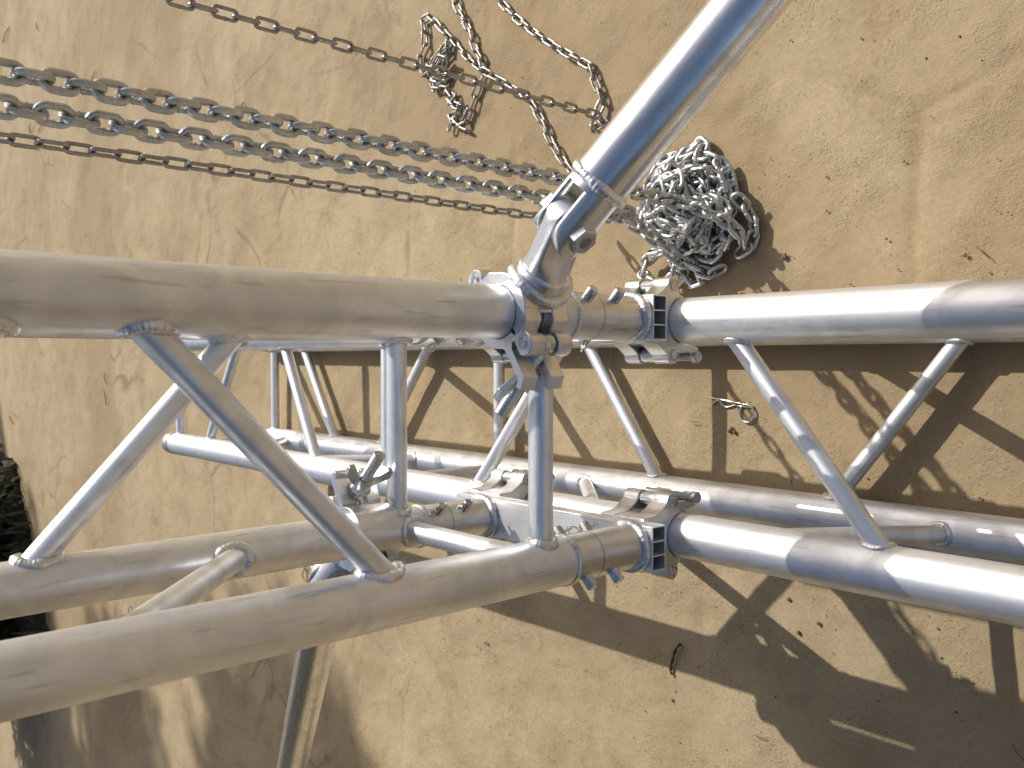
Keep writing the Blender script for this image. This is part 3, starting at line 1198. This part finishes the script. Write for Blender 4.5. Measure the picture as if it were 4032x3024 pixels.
lc = thing('load_chain', (0.79, -0.21, 0), 'heavy galvanised hoist chain hanging in two strands and heaped beside the brace', 'chain')
X1, X2 = 0.766, 0.785
s1 = [V(X1, -0.2860 * X1, 1.30), V(X1, -0.2860 * X1, 0.14), V(0.764, -0.218, 0.108), V(0.757, -0.214, 0.090), V(0.740, -0.208, 0.082), V(0.716, -0.196, 0.070), V(0.697, -0.182, 0.050), V(0.690, -0.165, 0.028), V(0.700, -0.150, 0.014)]
s2 = [V(X2, -0.2510 * X2, 1.30), V(X2, -0.2510 * X2, 0.235), V(0.785, -0.192, 0.19), V(0.786, -0.182, 0.14), V(0.786, -0.166, 0.095), V(0.782, -0.148, 0.062), V(0.770, -0.130, 0.034), V(0.742, -0.120, 0.014), V(0.728, -0.134, 0.010)]
cnt = lay_links(lc, lm, smooth_path(s1, 6), 0.0195, 0.35, 0.05)
cnt += lay_links(lc, lm, smooth_path(s2, 6), 0.0195, 1.15, 0.05)


# loose turns that slump away from the heap
lobe = []
for i in range(22):
    a = 0.9 + i * 0.52
    lobe.append(V(0.832 + 0.034 * math.cos(a) + 0.004 * math.sin(3 * i), -0.134 + 0.026 * math.sin(a), 0.009 + 0.0013 * i))
cnt += lay_links(lc, lm, smooth_path(lobe, 4), 0.0195, 0.6, 0.6)
cnt += lay_links(lc, lm, smooth_path([V(0.80, -0.17, .045), V(0.785, -0.150, .03), V(0.770, -0.128, .014), V(0.768, -0.112, .009), V(0.782, -0.106, .009), V(0.796, -0.120, .012), V(0.805, -0.142, .02)], 5), 0.0195, 0.4, 0.5)
cnt += lay_links(lc, lm, smooth_path([V(0.70, -0.22, .03), V(0.688, -0.20, .014), V(0.684, -0.178, .009), V(0.690, -0.155, .009), V(0.705, -0.145, .010), V(0.722, -0.155, .014)], 5), 0.0195, 0.4, 0.5)
cnt += lay_links(lc, lm, smooth_path([V(0.80, -0.285, .02), V(0.788, -0.305, .012), V(0.772, -0.312, .010), V(0.762, -0.298, .014), V(0.768, -0.275, .03)], 5), 0.0195, 0.4, 0.5)


def heap_path(n, seed):
    r = random.Random(seed)
    pts = []
    cx, cy = 0.782, -0.217
    ang, i = 0.3, 0
    total = n * 0.0195
    acc = 0
    prev = None
    while acc < total:
        f = acc / total                      # from the ground layer up
        shrink = 1.0 - 0.58 * f ** 1.15
        rad = (0.38 + 0.62 * abs(math.sin(i * 0.37 + 1.9 * math.sin(i * 0.11)))) * shrink
        ang += r.uniform(0.15, 0.75) * (1 if math.sin(i * 0.23) > -0.45 else -1)
        x = cx + 0.080 * rad * math.cos(ang) * (1 + 0.12 * math.sin(3 * ang)) + r.uniform(-0.016, 0.016)
        y = cy + 0.080 * rad * math.sin(ang) - 0.014 * math.cos(ang) + r.uniform(-0.016, 0.016)
        z_ = 0.010 + 0.056 * f + (1 - rad) * 0.012 + r.uniform(-0.008, 0.010)
        p = V(x, y, max(z_, 0.0075))
        if prev is not None:
            acc += (p - prev).length
        prev = p
        pts.append(p)
        i += 1
    return smooth_path(pts, 4)


hp = heap_path(360, 4)
pts_h = resample(hp, 0.0195)
cut = max(len(pts_h) - (298 - cnt), 1)
core = pts_h[:cut + 1]
# the lowest turns of the heap, mostly buried, as one mesh
mb = MB()
lv = [v.co.copy() for v in lm.vertices]
lf = [list(p.vertices) for p in lm.polygons]
for i in range(len(core) - 1):
    t = (core[i + 1] - core[i]).normalized()
    rl = random.uniform(0, 6.28) if i % 3 == 0 else (math.pi / 2) * (i % 2) + 0.7
    up = V(0, 0, 1) if abs(t.z) < 0.8 else V(1, 0, 0)
    up = (up - t * up.dot(t)).normalized()
    zax = Matrix.Rotation(rl, 3, t) @ up
    W = Matrix((t, zax.cross(t), zax)).transposed().to_4x4()
    W.translation = (core[i] + core[i + 1]) / 2
    mb.add(lv, lf, True, W)
if core:
    ob = mb.build('buried_links', 'chain', lc)
    ob['kind'] = 'stuff'
lay_links(lc, lm, pts_h[cut:], 0.0195, 0.7, 0.9)

hc = thing('hand_chain', (1.0, -0.33, 0), 'thin dark hand chain looping down beside the tower and strewn over the ground', 'chain')
X3, X4 = 0.966, 0.95
lay_links(hc, hm, [V(X3, -0.2201 * X3, 1.10), V(X3, -0.2201 * X3, 0.03)], 0.0248, 0.15, 0.05)
lay_links(hc, hm, [V(X4, -0.4029 * X4, 1.10), V(X4 - 0.0, -0.4029 * X4 + 0.002, 0.03)], 0.0248, 0.7, 0.05)


def gpath(px, z=0.008, wob=0.0):
    out = []
    for i, p in enumerate(px):
        u, v = p[:2]
        zz = p[2] if len(p) > 2 else z
        out.append(unproject(u, v, zz))
    return smooth_path(out, 4)


# run from the landing point out through the top of the frame
lay_links(hc, hm, gpath([(2388, 492, .03), (2360, 460, .02), (2350, 440), (2372, 400), (2365, 365), (2340, 330), (2335, 290), (2330, 265), (2240, 215), (2160, 165), (2080, 110), (2010, 50), (1950, -20), (1880, -110)]), 0.0248, 0.55, 0.3)
lay_links(hc, hm, gpath([(2330, 490, .008), (2355, 455, .012), (2375, 470, .018), (2350, 520, .014), (2330, 480, .02), (2350, 445, .024)]), 0.0248, 0.2, 1.0)
# run from the top edge down to the small heap
lay_links(hc, hm, gpath([(1745, -100), (1789, 0), (1815, 60), (1840, 100), (1870, 190), (1895, 235), (1908, 275), (1898, 310), (1877, 350), (1855, 420), (1835, 468), (1812, 500), (1790, 470), (1765, 480), (1770, 510)]), 0.0248, 0.6, 0.3)
# long run to the brace
lay_links(hc, hm, gpath([(1663, 82), (1698, 62), (1728, 105), (1780, 152), (1830, 215), (1890, 270, .014), (1960, 310), (2030, 350), (2080, 390), (2105, 425), (2135, 480), (2160, 540), (2200, 610), (2245, 670), (2290, 730), (2335, 800), (2385, 870)]), 0.0248, 0.5, 0.3)
lay_links(hc, hm, gpath([(1663, 82), (1672, 130), (1672, 180), (1652, 222), (1650, 262), (1672, 300), (1700, 270), (1720, 215), (1762, 168), (1778, 185), (1745, 215), (1722, 262), (1690, 250), (1700, 300), (1735, 280), (1760, 240, .02), (1735, 225, .02), (1710, 240, .02), (1722, 300, .018), (1752, 312), (1772, 290), (1735, 330), (1705, 320), (1690, 335), (1718, 350), (1752, 345), (1776, 365), (1790, 400), (1765, 395), (1800, 420), (1825, 430), (1800, 445), (1770, 465), (1790, 490), (1835, 510), (1850, 520)]), 0.0248, 0.4, 0.9)


# ------------------------------------------------------------------ small things on the ground
Wc = Matrix.Identity(4)
pa, pb = unproject(2787, 1563, 0.004), unproject(2972, 1600, 0.004)
dx = (pb - pa).normalized()
Wc = Matrix((dx, -EZ.cross(dx) * -1, EZ)).transposed().to_4x4()
Wc.translation = pa
sc_ = (pb - pa).length / 0.0633
mb = MB().sweep([Wc @ Vector(p) for p in smooth_path(clip_path(sc_), 3)], 0.0013, 8)
mb.v = [V(p.x, p.y, p.z) for p in mb.v]
tag(mb.build('spring_clip', 'steel', None, Wc), 'small bent wire spring clip lying loose on the ground', 'clip')

tw = gpath([(2680, 2535, .004), (2660, 2560, .005), (2648, 2600, .005), (2640, 2630, .004), (2645, 2655, .003)], .004)
tag(MB().sweep(tw, lambda i: 0.0028 * (0.7 + 0.3 * math.sin(i * 1.7)), 6).build('twig', 'twig', None, Matrix.Translation(tw[0])), 'short dark curved twig on the ground below the truss', 'twig')

# dry straw and grit scattered over the yard
mb = MB()
rs = random.Random(21)
straws = [((372, 280), (360, 320)), ((10, 170), (35, 105)), ((140, 90), (148, 118)), ((960, 400), (963, 440)), ((412, 1470), (418, 1512)), ((405, 1535), (418, 1595)),
          ((35, 1640), (52, 1670)), ((510, 2420), (518, 2390)), ((1196, 2235), (1214, 2300)), ((1210, 2225), (1212, 2298)), ((475, 2428), (495, 2420)), ((150, 520), (168, 490)), ((118, 525), (122, 488))]
for (a, b_) in straws:
    p, q = unproject(*a, 0.003), unproject(*b_, 0.003)
    mid_ = (p + q) / 2 + V(rs.uniform(-.02, .02), rs.uniform(-.01, .01), 0.004)
    mb.sweep(smooth_path([p, mid_, q], 4), 0.0008 + 0.00022 * p.length, 5)
for i in range(26):
    p = V(rs.uniform(0.3, 4.2), rs.uniform(-1.2, 1.2), 0.003)
    d = V(rs.uniform(-1, 1), rs.uniform(-1, 1), 0).normalized() * rs.uniform(0.008, 0.03)
    mb.sweep(smooth_path([p, p + d * 0.5 + V(0, 0, .002), p + d], 3), 0.0006, 4)
ob = mb.build('straw_litter', 'straw', None, Matrix.Identity(4))
ob['kind'] = 'stuff'
ob['label'] = 'thin bits of dry straw scattered on the ground'
ob['category'] = 'straw'
mb = MB()


def pebble(mb, p, r, seed):
    rr = random.Random(seed)
    vs, fs = [], []
    n, m_ = 6, 4
    for j in range(m_ + 1):
        th = math.pi * j / m_
        for i in range(n):
            ph = 2 * math.pi * i / n
            k = r * rr.uniform(0.7, 1.2)
            vs.append((p.x + k * math.sin(th) * math.cos(ph), p.y + k * math.sin(th) * math.sin(ph), p.z + 0.6 * k * math.cos(th)))
    for j in range(m_):
        for i in range(n):
            k = (i + 1) % n
            fs.append([j * n + i, j * n + k, (j + 1) * n + k, (j + 1) * n + i])
    mb.add(vs, fs, False)


for i, (u, v, r) in enumerate([(3088, 1010, .0045), (2880, 1690, .004), (2870, 1697, .003), (2892, 1702, .003), (3222, 2455, .003), (3142, 2490, .0035), (3105, 2360, .003), (1912, 2532, .003), (1882, 2547, .002), (3800, 1003, .003), (3490, 940, .002), (2645, 2756, .0025), (1745, 2515, .002)]):
    pebble(mb, unproject(u, v, 0.002), r, i)
for i in range(1500):
    p = V(0.15 + 2.4 * rs.random() ** 1.4, rs.uniform(-0.7, 0.9), 0.0004)
    pebble(mb, p, 0.0005 + 0.0012 * rs.random() ** 3, 100 + i)
ob = mb.build('grit', 'stone', None, Matrix.Identity(4))
ob['kind'] = 'stuff'
ob['label'] = 'loose grit and crumbs of soil scattered on the ground'
ob['category'] = 'grit'


# ------------------------------------------------------------------ planting at the far edge, and the tree whose shade falls on the yard
def leaves(mb, centre, rad, n, size, r, soft=False):
    for i in range(n):
        while True:
            q = V(r.gauss(0, .55), r.gauss(0, .55), r.gauss(0, .55)) if soft else V(r.uniform(-1, 1), r.uniform(-1, 1), r.uniform(-1, 1))
            if q.length < (1.7 if soft else 1):
                break
        p = Vector(centre) + V(q.x * rad[0], q.y * rad[1], q.z * rad[2])
        a = V(r.gauss(0, 1), r.gauss(0, 1), r.gauss(0, 0.6)).normalized()
        b_ = a.cross(V(r.gauss(0, 1), r.gauss(0, 1), r.gauss(0, 1))).normalized()
        s = size * r.uniform(0.6, 1.3)
        mb.add([p - a * s, p - b_ * s * 0.42 + a * s * 0.1, p + a * s, p + b_ * s * 0.42 + a * s * 0.1], [[0, 1, 2, 3]], False)


rt = random.Random(5)
bed_key = [(4.72, 0.48), (4.63, 0.68), (4.45, 0.82), (4.30, 1.0), (4.22, 1.2), (4.27, 1.4), (4.5, 1.55), (4.9, 1.62), (5.7, 1.5), (6.1, 0.7), (5.3, 0.42)]
bed_pts = []
for i in range(len(bed_key)):
    a, b_ = bed_key[i], bed_key[(i + 1) % len(bed_key)]
    for k in range(8):
        t_ = k / 8
        bed_pts.append((a[0] * (1 - t_) + b_[0] * t_ + rt.uniform(-.022, .022), a[1] * (1 - t_) + b_[1] * t_ + rt.uniform(-.022, .022)))
mb = MB()
W = Matrix.Identity(4)
n = len(bed_pts)
cxy = (5.1, 1.05)
rings = [(1.0, -0.012), (0.975, 0.012), (0.93, 0.03), (0.8, 0.05), (0.5, 0.06)]
vs, fs = [], []
for q, z_ in rings:
    for x, y in bed_pts:
        vs.append((cxy[0] + (x - cxy[0]) * q, cxy[1] + (y - cxy[1]) * q, z_ + (rt.uniform(-.008, .012) if q < 0.99 else 0)))
for j in range(len(rings) - 1):
    for i in range(n):
        k = (i + 1) % n
        fs.append([j * n + i, j * n + k, (j + 1) * n + k, (j + 1) * n + i])
fs.append([(len(rings) - 1) * n + i for i in range(n)])
mb.add(vs, fs, False)
ob = mb.build('soil_bed', 'soil', None, W)
ob['kind'] = 'structure'
mb = MB()
for i in range(300):
    k = rt.randrange(n)
    x, y = bed_pts[k]
    q = rt.uniform(0.9, 1.03)
    p = V(cxy[0] + (x - cxy[0]) * q + rt.uniform(-.03, .03), cxy[1] + (y - cxy[1]) * q + rt.uniform(-.03, .03), 0.0)
    d = V(rt.uniform(-1, 1), rt.uniform(-1, 1), 0).normalized()
    h = rt.uniform(0.03, 0.20)
    w = d.cross(EZ) * 0.005
    tip = p + d * h * rt.uniform(.3, .9) + V(0, 0, h)
    mid_ = p * 0.5 + tip * 0.5 + V(0, 0, h * 0.18)
    mb.add([p - w, p + w, mid_ + w * 0.8, tip, mid_ - w * 0.8], [[0, 1, 2, 4], [4, 2, 3]], False)
ob = mb.build('grass', 'leaf_dark', None, W)
ob['kind'] = 'stuff'
ob['label'] = 'sparse grass blades fringing the dark planting bed'
ob['category'] = 'grass'
sh = thing('shrub', (4.95, 1.0, 0.03), 'dark leafy shrub at the left edge of the yard', 'shrub')
mb = MB()
for c_, r_, k in (((4.80, 0.82, 0.24), (0.28, 0.24, 0.22), 800), ((4.92, 1.0, 0.45), (0.36, 0.34, 0.30), 1300), ((4.72, 1.22, 0.26), (0.32, 0.28, 0.24), 900), ((5.2, 0.8, 0.4), (0.35, 0.3, 0.3), 800), ((4.95, 1.4, 0.5), (0.34, 0.25, 0.34), 900)):
    leaves(mb, c_, r_, k, 0.045, rt)
mb.build('foliage', 'leaf_dark', sh)
mb = MB()
for i in range(7):
    a = rt.uniform(0, 6.28)
    mb.sweep(smooth_path([V(4.95, 1.0, 0.0), V(4.95 + .12 * math.cos(a), 1.0 + .12 * math.sin(a), .2), V(4.95 + .3 * math.cos(a), 1.0 + .3 * math.sin(a), .5)], 4), 0.008, 6)
mb.build('stem', 'bark', sh)

def lift(sx, sy, h):
    """point at height h whose shadow falls on (sx, sy)"""
    return V(sx + 0.83 * h, sy - 0.90 * h, h)


TR = lift(4.62, 0.62, 5.6)
TR.z = 0.0
tr = thing('tree', TR, 'leafy tree standing outside the picture whose shade falls on the yard', 'tree')
mb = MB()
fork_ = TR + V(0.05, 0.05, 5.0)
mb.sweep(smooth_path([TR, TR + V(.03, .02, 1.4), TR + V(-.02, .03, 3.2), fork_], 5), lambda i: 0.13 - 0.004 * i, 14)
hub_ = lift(4.25, 1.35, 4.9)
mb.sweep(smooth_path([fork_, lift(4.75, 0.85, 5.0), hub_], 5), lambda i: 0.060 - 0.002 * i, 10)
clumps = []
for (sx, sy, rx, ry, via) in ((3.36, 1.22, .22, .17, 0), (3.18, 1.42, .27, .24, 0), (3.5, 1.55, .26, .22, 0),
                              (2.34, 1.02, .17, .15, 1), (2.06, 0.92, .20, .15, 1), (1.84, 0.90, .13, .13, 1), (2.30, 1.30, .22, .2, 1), (1.96, 1.16, .24, .2, 1), (1.72, 1.10, .10, .16, 1),
                              (4.35, 1.35, .30, .22, 2), (4.18, 1.62, .28, .24, 2), (4.45, 1.0, .22, .2, 2), (4.05, 1.95, .3, .3, 2)):
    h_ = 4.6 + rt.uniform(-.3, .3)
    c_ = lift(sx, sy, h_)
    clumps.append((c_, rx, ry))
    way = [hub_, lift(3.6, 1.72, h_), c_] if via == 0 else ([hub_, lift(3.4, 1.8, h_), lift(2.5, 1.75, h_), c_] if via == 1 else [hub_, (hub_ + c_) / 2, c_])
    mb.sweep(smooth_path(way, 4), lambda i: max(0.028 - 0.002 * i, 0.006), 7)
mb.build('trunk', 'bark', tr)
mb = MB()
for c_, rx, ry in clumps:
    leaves(mb, c_, (rx, ry, 0.20), int(13000 * rx * ry) + 120, 0.045, rt, True)
mb.build('crown', 'leaf', tr)


# hedge that closes the yard beyond the bottom edge of the picture (seen only mirrored in the tubes)
def hedge(p0, p1, h, label):
    p0, p1 = Vector(p0), Vector(p1)
    t = thing('hedge', p0, label, 'hedge')
    d = (p1 - p0).normalized()
    nrm = V(-d.y, d.x, 0)
    L_ = (p1 - p0).length
    mb = MB()
    for i in range(int(L_ * 160)):
        a = rt.uniform(0, L_)
        top = rt.random() < 0.25
        z_ = h + rt.uniform(-.25, .3) if top else rt.uniform(0.05, h)
        o_ = rt.uniform(-.4, .4) if top else rt.uniform(.26, .45)
        p = p0 + d * a - nrm * o_ + V(0, 0, z_)
        u = V(rt.gauss(0, 1), rt.gauss(0, 1), rt.gauss(0, 1)).normalized()
        w = u.cross(V(rt.gauss(0, 1), rt.gauss(0, 1), rt.gauss(0, 1))).normalized()
        sz = rt.uniform(.08, .16)
        mb.add([p - u * sz, p - w * sz * .5, p + u * sz, p + w * sz * .5], [[0, 1, 2, 3]], False)
    mb.build('foliage', 'hedge', t)
    mb = MB()
    W = frame(p0, EZ, d)
    mb.box((0, -.27, 0.0), (L_, .27, h - .06), W)
    mb.build('twig_mass', 'hedge', t)


hedge((-6, 5.4, 0), (10, 5.9, 0), 4.2, 'tall dark hedge outside the picture beyond its bottom edge')
